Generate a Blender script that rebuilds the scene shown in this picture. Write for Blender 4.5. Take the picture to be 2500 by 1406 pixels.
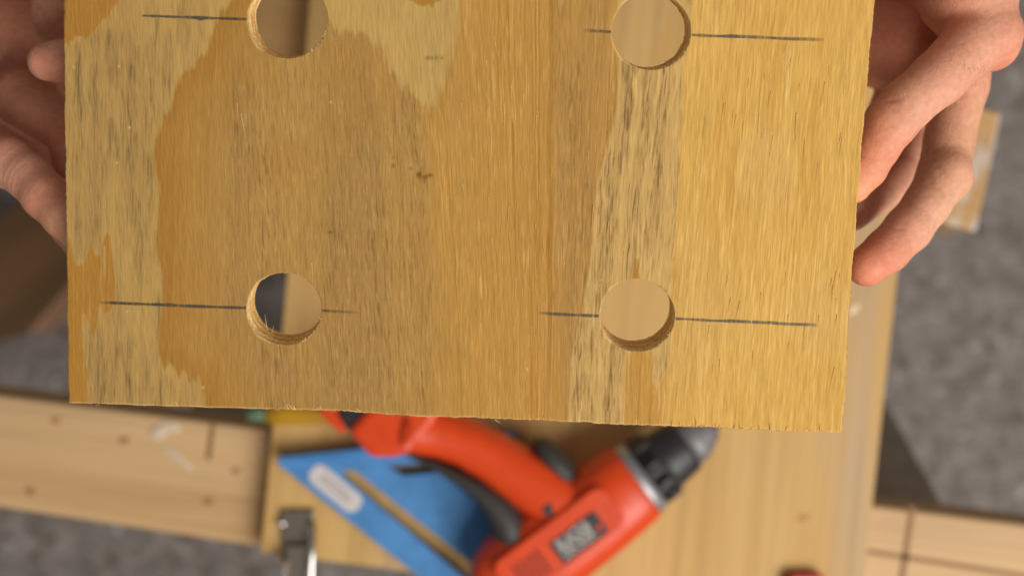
import bpy, bmesh, math, random
import numpy as np
from mathutils import Vector, Matrix
from mathutils.geometry import tessellate_polygon

for o in list(bpy.data.objects):
    bpy.data.objects.remove(o)
S = bpy.context.scene
COL = S.collection
R = math.radians

# ------------------------------------------------------------------ camera
F = 2670.0            # focal length in photograph pixels (2500 wide)
H = 0.70              # camera height above the top of the plywood sheet (z = 0)
cam_d = bpy.data.cameras.new('camera'); cam = bpy.data.objects.new('camera', cam_d)
COL.objects.link(cam); S.camera = cam
cam.location = (0, 0, H); cam.rotation_euler = (0, 0, 0)
cam_d.sensor_width = 36.0; cam_d.lens = 36.0 * F / 2500.0
cam_d.clip_start = 0.01; cam_d.clip_end = 50
cam_d.dof.use_dof = True; cam_d.dof.focus_distance = 0.364; cam_d.dof.aperture_fstop = 5.6

# ------------------------------------------------------------------ light
world = bpy.data.worlds.new('World'); S.world = world; world.use_nodes = True
bg = world.node_tree.nodes['Background']
bg.inputs[0].default_value = (1.0, 0.97, 0.94, 1); bg.inputs[1].default_value = 0.19

def area(name, loc, target, sx, sy, power, col):
    d = bpy.data.lights.new(name, 'AREA'); d.shape = 'RECTANGLE'; d.size = sx; d.size_y = sy
    d.energy = power; d.color = col
    o = bpy.data.objects.new(name, d); COL.objects.link(o); o.location = loc
    o.rotation_euler = (Vector(target) - Vector(loc)).to_track_quat('-Z', 'Y').to_euler()
    return o
area('doorway_light', (1.05, -0.85, 1.60), (0, 0, 0.2), 1.4, 1.2, 45, (1.0, 0.965, 0.91))

S.view_settings.view_transform = 'Standard'; S.view_settings.look = 'None'
S.view_settings.exposure = 0.0; S.view_settings.gamma = 1.0
S.view_settings.use_curve_mapping = False
S.render.engine = 'CYCLES'

# ------------------------------------------------------------------ helpers
def ray(px, py): return ((px - 1250.0) / F, -(py - 703.0) / F)
def at(px, py, z=0.0):
    d = H - z; x, y = ray(px, py)
    return Vector((x * d, y * d, z))

def tag(o, label, cat, group=None, kind=None):
    o['label'] = label; o['category'] = cat
    if group: o['group'] = group
    if kind: o['kind'] = kind
    return o
def empty(name, loc=(0, 0, 0), rot=(0, 0, 0)):
    o = bpy.data.objects.new(name, None); o.empty_display_size = 0.02
    COL.objects.link(o); o.location = loc; o.rotation_euler = rot
    return o
def put(name, me, mat, parent=None, smooth=False):
    """world-coordinate mesh -> object; parent's transform is compensated"""
    o = bpy.data.objects.new(name, me); COL.objects.link(o)
    if mat and not me.materials: me.materials.append(mat)
    if smooth: me.polygons.foreach_set('use_smooth', [True] * len(me.polygons))
    if parent:
        o.parent = parent
        m = Matrix.LocRotScale(parent.location, parent.rotation_euler, None)
        if parent.parent:
            q = parent.parent
            m = Matrix.LocRotScale(q.location, q.rotation_euler, None) @ parent.matrix_parent_inverse @ m
        o.matrix_parent_inverse = m.inverted()
    return o
def mesh(name, v, f):
    me = bpy.data.meshes.new(name)
    me.from_pydata([tuple(p) for p in v], [], f); me.validate(); me.update()
    return me
def np_mesh(name, verts, quads):
    me = bpy.data.meshes.new(name)
    n, m = len(verts), len(quads); k = quads.shape[1]
    me.vertices.add(n); me.vertices.foreach_set('co', verts.astype(np.float32).ravel())
    me.loops.add(m * k); me.loops.foreach_set('vertex_index', quads.astype(np.int32).ravel())
    me.polygons.add(m); me.polygons.foreach_set('loop_start', np.arange(0, m * k, k, dtype=np.int32))
    me.polygons.foreach_set('use_smooth', np.ones(m, dtype=bool))
    me.update(calc_edges=True); me.validate()
    return me
def bevel_mesh(name, bm, w, seg=2, angle=30):
    if w > 0:
        es = [e for e in bm.edges if len(e.link_faces) == 2 and e.calc_face_angle(0) > R(angle)]
        bmesh.ops.bevel(bm, geom=es, offset=w, segments=seg, profile=0.6, affect='EDGES', clamp_overlap=True)
    bmesh.ops.recalc_face_normals(bm, faces=bm.faces)
    me = bpy.data.meshes.new(name); bm.to_mesh(me); bm.free()
    return me
def prism(name, pts, z0, z1, w=0.0, seg=2, px_z=None):
    """pixel outline at height px_z (default z1) extruded from z0 to z1"""
    pz = z1 if px_z is None else px_z
    P = [at(x, y, pz) for x, y in pts]
    bm = bmesh.new()
    a = [bm.verts.new((p.x, p.y, z0)) for p in P]; b = [bm.verts.new((p.x, p.y, z1)) for p in P]
    n = len(P)
    bm.faces.new(a); bm.faces.new(b)
    for i in range(n): bm.faces.new((a[i], a[(i + 1) % n], b[(i + 1) % n], b[i]))
    bmesh.ops.recalc_face_normals(bm, faces=bm.faces)
    return bevel_mesh(name, bm, w, seg)
def plate_holes(name, outer, holes, z0, z1):
    """flat plate with cut-outs, outlines are world (x, y)"""
    loops = [outer] + holes
    vs = [Vector((p[0], p[1], 0)) for l in loops for p in l]
    tris = tessellate_polygon([[Vector((p[0], p[1], 0)) for p in l] for l in loops])
    n = len(vs)
    v = [(p.x, p.y, z0) for p in vs] + [(p.x, p.y, z1) for p in vs]
    f = []
    for t in tris:
        f.append((t[0] + n, t[1] + n, t[2] + n)); f.append((t[2], t[1], t[0]))
    k = 0
    for l in loops:
        m = len(l)
        for i in range(m):
            a, b = k + i, k + (i + 1) % m
            f.append((a, b, b + n, a + n))
        k += m
    bm = bmesh.new(); me0 = mesh(name, v, f); bm.from_mesh(me0); bpy.data.meshes.remove(me0)
    bmesh.ops.recalc_face_normals(bm, faces=bm.faces)
    me = bpy.data.meshes.new(name); bm.to_mesh(me); bm.free()
    return me
def loft(name, secs, nseg=32, p=2.0, cap=True):
    """secs: (centre Vector, side Vector, up Vector, half width, half height)"""
    v, f = [], []
    for c, s, u, a, b in secs:
        for k in range(nseg):
            t = 2 * math.pi * k / nseg; ct, st = math.cos(t), math.sin(t)
            ct = math.copysign(abs(ct) ** (2 / p), ct); st = math.copysign(abs(st) ** (2 / p), st)
            v.append(c + s * (a * ct) + u * (b * st))
    for i in range(len(secs) - 1):
        for k in range(nseg):
            f.append((i * nseg + k, i * nseg + (k + 1) % nseg, (i + 1) * nseg + (k + 1) % nseg, (i + 1) * nseg + k))
    if cap:
        f.append(tuple(range(nseg))); f.append(tuple((len(secs) - 1) * nseg + k for k in range(nseg)))
    me = mesh(name, v, f)
    bm = bmesh.new(); bm.from_mesh(me); bmesh.ops.recalc_face_normals(bm, faces=bm.faces); bm.to_mesh(me); bm.free()
    for q in me.polygons: q.use_smooth = len(q.vertices) == 4
    return me
def rounded(cx, cy, hw, hh, r, ang=0, n=6):
    out = []
    for k, (sx, sy) in enumerate(((1, 1), (-1, 1), (-1, -1), (1, -1))):
        for i in range(n + 1):
            t = (k + i / n) * math.pi / 2
            x = sx * (hw - r) + r * math.cos(t); y = sy * (hh - r) + r * math.sin(t)
            out.append((cx + x * math.cos(ang) - y * math.sin(ang), cy + x * math.sin(ang) + y * math.cos(ang)))
    return out

# ------------------------------------------------------------------ noise in numpy
def h2(ix, iy, s):
    n = (ix.astype(np.int64) * 374761393 + iy.astype(np.int64) * 668265263 + s * 982451653) & 0xffffffff
    n = ((n ^ (n >> 13)) * 1274126177) & 0xffffffff
    n = n ^ (n >> 16)
    n = (n * 2246822519) & 0xffffffff; n = n ^ (n >> 15)
    return n / 4294967296.0
def vn(x, y, s):
    x = np.asarray(x, float); y = np.asarray(y, float)
    ix = np.floor(x); iy = np.floor(y); fx = x - ix; fy = y - iy
    fx = fx * fx * (3 - 2 * fx); fy = fy * fy * (3 - 2 * fy)
    a = h2(ix, iy, s); b = h2(ix + 1, iy, s); c = h2(ix, iy + 1, s); d = h2(ix + 1, iy + 1, s)
    return (a * (1 - fx) + b * fx) * (1 - fy) + (c * (1 - fx) + d * fx) * fy
def sst(a, b, x):
    t = np.clip((x - a) / (b - a), 0, 1); return t * t * (3 - 2 * t)
def sdpoly(px, py, P):
    """signed distance, negative inside"""
    d = np.full(px.shape, 1e9); ins = np.zeros(px.shape, bool); n = len(P)
    for i in range(n):
        x0, y0 = P[i]; x1, y1 = P[(i + 1) % n]
        ex, ey = x1 - x0, y1 - y0
        wx, wy = px - x0, py - y0
        t = np.clip((wx * ex + wy * ey) / (ex * ex + ey * ey + 1e-9), 0, 1)
        d = np.minimum(d, np.hypot(wx - ex * t, wy - ey * t))
        c = (y0 > py) != (y1 > py)
        if abs(ey) > 1e-9: ins ^= c & (px < ex * (py - y0) / ey + x0)
    return np.where(ins, -d, d)
def lin(c):
    c = np.asarray(c, float) / 255.0
    return np.where(c <= 0.04045, c / 12.92, ((c + 0.055) / 1.055) ** 2.4)
def L4(r, g, b):
    c = lin((r, g, b)); return (float(c[0]), float(c[1]), float(c[2]), 1)

# ------------------------------------------------------------------ materials
def mat(name, col, rough=0.5, metal=0.0, var=0.0, scale=40.0, stretch=(1, 1, 1), bump=0.0, bscale=None, spec=0.5, coat=0.0, rot=0.0):
    m = bpy.data.materials.new(name); m.use_nodes = True
    nt = m.node_tree; b = nt.nodes['Principled BSDF']
    b.inputs['Base Color'].default_value = col; b.inputs['Roughness'].default_value = rough
    b.inputs['Metallic'].default_value = metal; b.inputs['Specular IOR Level'].default_value = spec
    if coat: b.inputs['Coat Weight'].default_value = coat; b.inputs['Coat Roughness'].default_value = 0.25
    tc = nt.nodes.new('ShaderNodeTexCoord'); mp = nt.nodes.new('ShaderNodeMapping')
    mp.inputs['Scale'].default_value = stretch; mp.inputs['Rotation'].default_value = (0, 0, rot)
    nt.links.new(tc.outputs['Object'], mp.inputs['Vector'])
    if var:
        n = nt.nodes.new('ShaderNodeTexNoise'); n.inputs['Scale'].default_value = scale
        n.inputs['Detail'].default_value = 6; n.inputs['Roughness'].default_value = 0.65
        nt.links.new(mp.outputs[0], n.inputs['Vector'])
        r = nt.nodes.new('ShaderNodeMapRange'); r.inputs[1].default_value = 0.3; r.inputs[2].default_value = 0.7
        r.inputs[3].default_value = 1 - var; r.inputs[4].default_value = 1 + var
        nt.links.new(n.outputs['Fac'], r.inputs[0])
        mx = nt.nodes.new('ShaderNodeMix'); mx.data_type = 'RGBA'; mx.blend_type = 'MULTIPLY'
        mx.inputs[0].default_value = 1; mx.inputs[6].default_value = col
        nt.links.new(r.outputs[0], mx.inputs[7]); nt.links.new(mx.outputs[2], b.inputs['Base Color'])
        if bump:
            bp_ = nt.nodes.new('ShaderNodeBump'); bp_.inputs['Strength'].default_value = bump
            bp_.inputs['Distance'].default_value = 0.001
            n2 = n
            if bscale:
                n2 = nt.nodes.new('ShaderNodeTexNoise'); n2.inputs['Scale'].default_value = bscale
                n2.inputs['Detail'].default_value = 4; nt.links.new(mp.outputs[0], n2.inputs['Vector'])
            nt.links.new(n2.outputs['Fac'], bp_.inputs['Height']); nt.links.new(bp_.outputs[0], b.inputs['Normal'])
    return m

def wood_mat(name, c_light, c_dark, c_stripe, ang, rough=0.6, ring=9.0, paint=None):
    """lumber: long grain along the local direction 'ang', rings, knots and grey streaks"""
    m = bpy.data.materials.new(name); m.use_nodes = True
    nt = m.node_tree; N = nt.nodes; Lk = nt.links; b = N['Principled BSDF']
    b.inputs['Roughness'].default_value = rough; b.inputs['Specular IOR Level'].default_value = 0.3
    tc = N.new('ShaderNodeTexCoord')
    mp = N.new('ShaderNodeMapping'); mp.inputs['Rotation'].default_value = (0, 0, -ang)
    Lk.new(tc.outputs['Object'], mp.inputs['Vector'])
    def noise(sc, stretch, det=5, off=0):
        q = N.new('ShaderNodeMapping'); q.inputs['Scale'].default_value = stretch; q.inputs['Location'].default_value = (off, off * 1.7, off)
        Lk.new(mp.outputs[0], q.inputs['Vector'])
        n = N.new('ShaderNodeTexNoise'); n.inputs['Scale'].default_value = sc; n.inputs['Detail'].default_value = det
        n.inputs['Roughness'].default_value = 0.6
        Lk.new(q.outputs[0], n.inputs['Vector']); return n
    def ramp(n, a, c):
        r = N.new('ShaderNodeMapRange'); r.inputs[1].default_value = a; r.inputs[2].default_value = c
        r.interpolation_type = 'SMOOTHSTEP'; Lk.new(n.outputs[0], r.inputs[0]); return r
    def mix(fac, A, B, mode='MIX'):
        x = N.new('ShaderNodeMix'); x.data_type = 'RGBA'; x.blend_type = mode
        if isinstance(fac, float): x.inputs[0].default_value = fac
        else: Lk.new(fac.outputs[0], x.inputs[0])
        for s, v in ((6, A), (7, B)):
            if isinstance(v, tuple): x.inputs[s].default_value = v
            else: Lk.new(v.outputs[2], x.inputs[s])
        return x
    c = mix(ramp(noise(ring, (0.18, 2.2, 2.2)), 0.35, 0.65), c_light, c_dark)
    c = mix(ramp(noise(5.0, (0.25, 3.0, 1.0), 3, 4.0), 0.52, 0.68), c, c_stripe)
    c = mix(ramp(noise(60, (0.06, 3.0, 1.0), 4, 2.0), 0.40, 0.75), c, mix(0.22, c, (0.10, 0.06, 0.03, 1)))
    if paint is not None:
        (x0, x1, pc) = paint
        sx = N.new('ShaderNodeSeparateXYZ'); Lk.new(mp.outputs[0], sx.inputs[0])
        r1 = N.new('ShaderNodeMapRange'); r1.inputs[1].default_value = x0; r1.inputs[2].default_value = x1
        Lk.new(sx.outputs[0], r1.inputs[0])
        nn = noise(55, (1, 0.5, 1), 5, 9.0)
        ad = N.new('ShaderNodeMath'); ad.operation = 'MULTIPLY_ADD'; Lk.new(nn.outputs[0], ad.inputs[0]); ad.inputs[1].default_value = 1.6
        Lk.new(r1.outputs[0], ad.inputs[2])
        r2 = N.new('ShaderNodeMapRange'); r2.inputs[1].default_value = 1.70; r2.inputs[2].default_value = 1.98
        Lk.new(ad.outputs[0], r2.inputs[0])
        c = mix(r2, c, pc)
    Lk.new(c.outputs[2], b.inputs['Base Color'])
    bp_ = N.new('ShaderNodeBump'); bp_.inputs['Strength'].default_value = 0.25; bp_.inputs['Distance'].default_value = 0.001
    Lk.new(noise(80, (0.06, 3, 1), 4, 7.0).outputs[0], bp_.inputs['Height']); Lk.new(bp_.outputs[0], b.inputs['Normal'])
    return m

def attr_mat(name, attr, rough=0.6, spec=0.3, nscale=900.0, nvar=0.12, bump=0.15, sss=0.0, stretch=(1, 1, 1)):
    m = bpy.data.materials.new(name); m.use_nodes = True
    nt = m.node_tree; N = nt.nodes; Lk = nt.links; b = N['Principled BSDF']
    b.inputs['Roughness'].default_value = rough; b.inputs['Specular IOR Level'].default_value = spec
    a = N.new('ShaderNodeAttribute'); a.attribute_name = attr
    tc = N.new('ShaderNodeTexCoord'); mp = N.new('ShaderNodeMapping'); mp.inputs['Scale'].default_value = stretch
    Lk.new(tc.outputs['Object'], mp.inputs['Vector'])
    n = N.new('ShaderNodeTexNoise'); n.inputs['Scale'].default_value = nscale; n.inputs['Detail'].default_value = 4
    Lk.new(mp.outputs[0], n.inputs['Vector'])
    r = N.new('ShaderNodeMapRange'); r.inputs[1].default_value = 0.3; r.inputs[2].default_value = 0.7
    r.inputs[3].default_value = 1 - nvar; r.inputs[4].default_value = 1 + nvar
    Lk.new(n.outputs[0], r.inputs[0])
    x = N.new('ShaderNodeMix'); x.data_type = 'RGBA'; x.blend_type = 'MULTIPLY'; x.inputs[0].default_value = 1
    Lk.new(a.outputs['Color'], x.inputs[6]); Lk.new(r.outputs[0], x.inputs[7])
    Lk.new(x.outputs[2], b.inputs['Base Color'])
    if bump:
        q = N.new('ShaderNodeBump'); q.inputs['Strength'].default_value = bump; q.inputs['Distance'].default_value = 0.0004
        Lk.new(n.outputs[0], q.inputs['Height']); Lk.new(q.outputs[0], b.inputs['Normal'])
    if sss:
        b.inputs['Subsurface Weight'].default_value = sss
        b.inputs['Subsurface Radius'].default_value = (1.0, 0.35, 0.2); b.inputs['Subsurface Scale'].default_value = 0.004
    return m

# ================================================================== floor
FLOOR = -0.62
fl = bpy.data.materials.new('concrete'); fl.use_nodes = True
nt = fl.node_tree; N = nt.nodes; Lk = nt.links; b = N['Principled BSDF']
b.inputs['Roughness'].default_value = 0.85
tc = N.new('ShaderNodeTexCoord')
def fn(sc, det, ro=0.6):
    n = N.new('ShaderNodeTexNoise'); n.inputs['Scale'].default_value = sc; n.inputs['Detail'].default_value = det
    n.inputs['Roughness'].default_value = ro; Lk.new(tc.outputs['Object'], n.inputs['Vector']); return n
def fr(n, a, c):
    r = N.new('ShaderNodeMapRange'); r.inputs[1].default_value = a; r.inputs[2].default_value = c; Lk.new(n.outputs[0], r.inputs[0]); return r
def fm(f, A, B):
    x = N.new('ShaderNodeMix'); x.data_type = 'RGBA'; Lk.new(f.outputs[0], x.inputs[0])
    for s, v in ((6, A), (7, B)):
        if isinstance(v, tuple): x.inputs[s].default_value = v
        else: Lk.new(v.outputs[2], x.inputs[s])
    return x
c = fm(fr(fn(34, 8, 0.8), 0.34, 0.66), L4(98, 89, 83), L4(158, 147, 140))
c = fm(fr(fn(48, 4), 0.56, 0.70), c, L4(92, 78, 64))
c = fm(fr(fn(75, 3), 0.62, 0.72), c, L4(186, 180, 182))
c = fm(fr(fn(130, 3), 0.60, 0.72), c, L4(84, 75, 68))
Lk.new(c.outputs[2], b.inputs['Base Color'])
q = N.new('ShaderNodeBump'); q.inputs['Strength'].default_value = 0.5; q.inputs['Distance'].default_value = 0.004
Lk.new(fn(60, 6).outputs[0], q.inputs['Height']); Lk.new(q.outputs[0], b.inputs['Normal'])
floor = put('floor', mesh('floor', [(-4, -4, FLOOR), (4, -4, FLOOR), (4, 4, FLOOR), (-4, 4, FLOOR)], [(0, 1, 2, 3)]), fl)
floor['kind'] = 'structure'; floor['label'] = 'grey mottled concrete floor'

# ================================================================== trestles
PT = 0.018            # thickness of the plywood sheet
def leg(parent, p0, z0, p1, z1, w, t, m):
    a = at(p0[0], p0[1], z0); c = at(p1[0], p1[1], z1)
    d = (c - a).normalized(); s = Vector((1, 0, 0)); s = (s - d * s.dot(d)).normalized(); u = d.cross(s)
    v = []
    for p in (a, c):
        # level cut at the floor and under the beam
        for i, j in ((-1, -1), (1, -1), (1, 1), (-1, 1)):
            q = p + s * (w / 2 * i) + u * (t / 2 * j)
            q = q + d * ((p.z - q.z) / d.z)
            v.append(q)
    bm = bmesh.new(); bv = [bm.verts.new(x) for x in v]
    for f in ((0, 1, 2, 3), (4, 5, 6, 7), (0, 1, 5, 4), (1, 2, 6, 5), (2, 3, 7, 6), (3, 0, 4, 7)):
        bm.faces.new([bv[i] for i in f])
    return put('leg', bevel_mesh('leg', bm, 0.002, 1), m, parent)
m_beam = wood_mat('pine_beam', L4(216, 178, 130), L4(204, 162, 112), L4(200, 164, 124), -0.125)
m_beam2 = wood_mat('painted_beam', L4(200, 158, 104), L4(190, 145, 90), L4(188, 150, 112), -0.25, paint=(0.246, 0.272, L4(205, 200, 196)))
m_leg = wood_mat('dark_leg', L4(178, 162, 140), L4(164, 148, 128), L4(168, 154, 136), 1.2)

BT = -PT; BB = BT - 0.05
tr = empty('trestle', at(1270, 1200, FLOOR))
tag(tr, 'long pale pine trestle beam with pencil lines and a white glue smear', 'trestle')
beam = put('beam', prism('beam', [(-260, 933), (2760, 1312), (2760, 1660), (-260, 1199)], BB, BT, 0.004, 3), m_beam, tr)
leg(tr, (2150, 1290), BB, (1990, 860), FLOOR, 0.085, 0.03, m_leg)
leg(tr, (500, 1120), BB, (930, 700), FLOOR, 0.07, 0.03, m_leg)
leg(tr, (2150, 1380), BB, (1800, 1150), FLOOR, 0.07, 0.03, m_leg)
leg(tr, (600, 1200), BB, (960, 1080), FLOOR, 0.07, 0.03, m_leg)
m_line = mat('dark_pencil', L4(146, 108, 68), 0.7)
def strip(parent, pts, wpx, z, m, name='pencil_line', h=0.0003):
    pts = [Vector(p) for p in pts]; d = (pts[-1] - pts[0]).normalized(); s = Vector((-d.y, d.x)) * wpx / 2
    outl = [(pts[0] + s), (pts[-1] + s), (pts[-1] - s), (pts[0] - s)]
    return put(name, prism(name, [(p.x, p.y) for p in outl], z + 0.0001, z + h, 0), m, parent)
strip(tr, ((520, 1030), (508, 1122)), 13, BT, m_line)
strip(tr, ((2228, 1236), (2196, 1450)), 15, BT, m_line)
strip(tr, ((2100, 1342), (2560, 1415)), 12, BT, m_line)
m_glue = mat('dried_glue', L4(214, 194, 168), 0.45, var=0.08, scale=300)
def blob(name, pts, rads, z, m, parent, zh=0.5):
    """low rounded smear following a pixel path"""
    secs = []
    up = Vector((0, 0, 1)); n = len(pts)
    for i, (p, r) in enumerate(zip(pts, rads)):
        a = at(*pts[max(i - 1, 0)], z); c = at(*pts[min(i + 1, n - 1)], z)
        d = (c - a).normalized(); s = Vector((-d.y, d.x, 0))
        secs.append((at(p[0], p[1], z), s, up, r, r * zh))
    return put(name, loft(name, secs, 14), m, parent, True)
blob('glue_smear', [(364, 1066), (370, 1060), (385, 1055), (398, 1046), (410, 1040), (425, 1042), (434, 1046), (440, 1048)],
     [0.0005, 0.003, 0.0052, 0.0042, 0.0036, 0.0034, 0.0024, 0.0005], BT, m_glue, tr, 0.3)
blob('glue_smear', [(400, 1088), (406, 1093), (425, 1108), (448, 1128), (466, 1144), (470, 1147)], [0.0004, 0.0016, 0.0022, 0.0020, 0.0014, 0.0003], BT, m_glue, tr, 0.3)
m_knot = mat('knot', L4(172, 124, 76), 0.7, var=0.3, scale=300)
for (x, y, r) in ((302, 1075, 0.0034), (508, 1224, 0.0038), (136, 1026, 0.0032), (75, 1198, 0.0035), (575, 1150, 0.003), (648, 1190, 0.0028)):
    c = at(x, y, BT)
    k = put('knot', mesh('knot', [(c.x + r * (1 + 0.2 * math.sin(3 * t)) * math.cos(t), c.y + 0.75 * r * math.sin(t), BT + 0.0003) for t in np.linspace(0, 2 * math.pi, 18)[:-1]], [tuple(range(17))]), m_knot, tr)

tr2 = empty('trestle', at(1000, 60, FLOOR))
tag(tr2, 'trestle beam with a white paint splashed square end behind the hand', 'trestle')
put('beam', prism('beam', [(2448, 276), (2385, 567), (-260, -95), (-197, -386)], BB, BT, 0.003, 3), m_beam2, tr2)
for p0, p1 in (((2000, 330), (1800, 500)), ((2000, 330), (1650, 250)), ((500, 0), (900, 420)), ((500, -60), (850, 250))):
    leg(tr2, p0, BB, p1, FLOOR, 0.07, 0.03, m_leg)

# ================================================================== plywood sheet on the trestles
m_ply = wood_mat('plywood_face', L4(216, 176, 112), L4(206, 162, 96), L4(196, 164, 124), R(84), ring=11)
SH = [(742, 60 - 260), (2275, -20), (2112, 1406), (2100, 1520), (640, 1350)]
SH = [(790, -420), (2312, -420), (2195, 640), (2098, 1531), (636, 1349), (695, 740)]
sh = empty('plywood_sheet', at(1400, 600, -PT))
tag(sh, 'wide tan plywood sheet lying across both trestles under the tools', 'plywood sheet')
put('sheet_panel', prism('sheet_panel', SH, -PT + 0.0004, 0, 0.0012, 2), m_ply, sh)
m_glint = mat('pale_glint', L4(226, 206, 164), 0.5)  # pale blob on the sheet, a glint put in as colour
m_kn2 = mat('pale_knot', L4(190, 140, 72), 0.6, var=0.2, scale=200)
blob('glint_spot', [(2070, 768), (2074, 762), (2084, 752), (2094, 744), (2097, 741)], [0.0005, 0.002, 0.003, 0.002, 0.0004], 0, m_glint, sh, 0.3)
blob('knot', [(1946, 1262), (1951, 1263), (1962, 1266), (1974, 1262), (1978, 1261)], [0.0003, 0.002, 0.003, 0.002, 0.0004], 0, m_kn2, sh, 0.12)

# ================================================================== offcut on the floor
m_off = wood_mat('brown_offcut', L4(126, 92, 58), L4(110, 80, 48), L4(100, 76, 50), 0.65)
OT = FLOOR + 0.06
off = empty('timber_offcut', at(0, 700, FLOOR))
tag(off, 'brown timber offcut with its lit side coloured paler, lying on the concrete floor', 'timber')
put('timber_block', prism('timber_block', [(70, 806), (330, 505), (250, 330), (-200, 690), (-110, 850)], FLOOR, OT, 0.003, 2), m_off, off)
m_lit_edge = wood_mat('lit_edge', L4(196, 150, 116), L4(184, 136, 102), L4(178, 138, 108), 0.85)  # paler wood colour paints the light on the block's side face
put('lit_edge', prism('lit_edge', [(72, 808), (330, 509), (336, 514), (78, 813)], FLOOR + 0.001, OT - 0.004, 0.0005, 1), m_lit_edge, off)

# ================================================================== speed square
SQT = 0.012
m_blue = mat('blue_plastic', L4(80, 142, 202), 0.50, var=0.20, scale=55, spec=0.35, bump=.1)
sq = empty('speed_square', at(900, 1200, 0))
tag(sq, 'blue plastic triangular speed square with slots lying under the drill', 'set square')
def W(pts, z): return [tuple(at(x, y, z)[:2]) for x, y in pts]
P0, P1, P2 = Vector((672, 1127)), Vector((1262, 1066)), Vector((1316, 1640))
slot = [(836, 1152), (852, 1146), (872, 1152), (1210, 1420), (1185, 1452), (838, 1163)]
win = [(946, 1136), (1100, 1128), (1110, 1150), (985, 1161)]
win2 = [(1150, 1140), (1205, 1135), (1230, 1330), (1200, 1310)]
arc = [(1240, 1250), (1262, 1250), (1280, 1480), (1255, 1460)]
put('plate', plate_holes('plate', W([P0, P1, P2], SQT), [W(slot, SQT), W(win, SQT), W(arc, SQT)], 0.008, SQT), m_blue, sq)
put('fence_rib', prism('fence_rib', [(684, 1123), (676, 1117), (1258, 1056), (1262, 1066), (1000, 1092)], 0.0005, 0.016, 0.0008, 2), m_blue, sq)
m_lab = mat('white_label', L4(214, 206, 202), 0.5, var=0.08, scale=250)
lab = put('paper_label', prism('paper_label', rounded(819, 1192, 74, 26, 22, math.atan2(93, 115)), SQT, SQT + 0.0004, 0), m_lab, sq)
m_gry = mat('grey_print', L4(160, 152, 150), 0.6)
for k, (dx, dy, hw) in enumerate(((0, -7, 42), (0, 5, 48))):
    put('print_line', prism('print_line', rounded(819 - dy * 0.6, 1192 + dy, hw, 2.5, 2.4, math.atan2(93, 115), 3), SQT + 0.00045, SQT + 0.0007, 0), m_gry, lab)

# ================================================================== cordless drill
m_org = mat('orange_plastic', L4(222, 72, 24), 0.34, var=0.07, scale=110, spec=0.45, bump=.1)
m_rub = mat('dark_rubber', L4(58, 56, 54), 0.55, var=0.10, scale=400)
m_blk = mat('black_plastic', L4(44, 42, 44), 0.42, var=0.08, scale=300)
m_sil = mat('brushed_metal', L4(168, 166, 168), 0.46, 0.7, var=0.06, scale=300)
ZC = 0.035
dr = empty('cordless_drill', at(1400, 1280, 0))
tag(dr, 'orange and black cordless drill lying on the blue square', 'drill')
def PXV(x, y, z=ZC): return at(x, y, z)
mm = (H - ZC) / F
fx, fy = 1555, 1172
ax = Vector((0.80, 0.60, 0)); sd = Vector((0.60, -0.80, 0)); UP = Vector((0, 0, 1))
def axp(t): return at(fx - 0.80 * t, fy + 0.60 * t, ZC)
def lathe(name, prof, m, parent, p=2.0, zr=0.80, n=40):
    return put(name, loft(name, [(axp(t), sd, UP, r * mm, min(r * mm * zr, ZC - 0.0006)) for t, r in prof], n, p), m, parent)
body = lathe('housing', [(0, 88), (1, 97), (6, 101), (50, 105), (130, 110), (240, 114), (330, 112), (390, 104), (430, 90), (455, 70), (468, 45), (473, 10)], m_org, dr, 2.5)
ring_ = lathe('collar', [(-27, 86), (-26, 93), (-4, 97), (-0.5, 97), (2, 90)], m_sil, dr)
chuck = lathe('chuck_sleeve', [(-25, 70), (-27, 86), (-30, 87), (-74, 83), (-78, 80), (-82, 76), (-86, 75), (-140, 70), (-147, 66), (-149, 58)], m_blk, dr)
for k in range(10):
    t = 2 * math.pi * k / 10
    s2 = sd * math.cos(t) + UP * math.sin(t); u2 = ax.cross(s2)
    secs = [(axp(tt) + s2 * (rr * mm), s2, u2, 0.0016, 0.0022) for tt, rr in ((-32, 84), (-34, 86), (-70, 83), (-73, 80))]
    put('grip_rib', loft('grip_rib', secs, 10), m_blk, chuck, True)
m_nose = mat('chuck_steel', L4(132, 128, 128), 0.55, 0.45, var=0.15, scale=260)
nose = lathe('chuck_nose', [(-148, 56), (-150, 62), (-176, 60), (-182, 57), (-205, 46), (-226, 34), (-230, 28), (-230, 12), (-222, 9)], m_nose, dr)
for k in range(3):
    t = 2 * math.pi * k / 3 + 0.5
    s2 = sd * math.cos(t) + UP * math.sin(t); u2 = ax.cross(s2)
    put('jaw', loft('jaw', [(axp(tt) + s2 * (rr * mm), s2, u2, 0.0022, 0.0016) for tt, rr in ((-215, 15), (-240, 10), (-252, 6))], 10), m_blk, nose, True)
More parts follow.
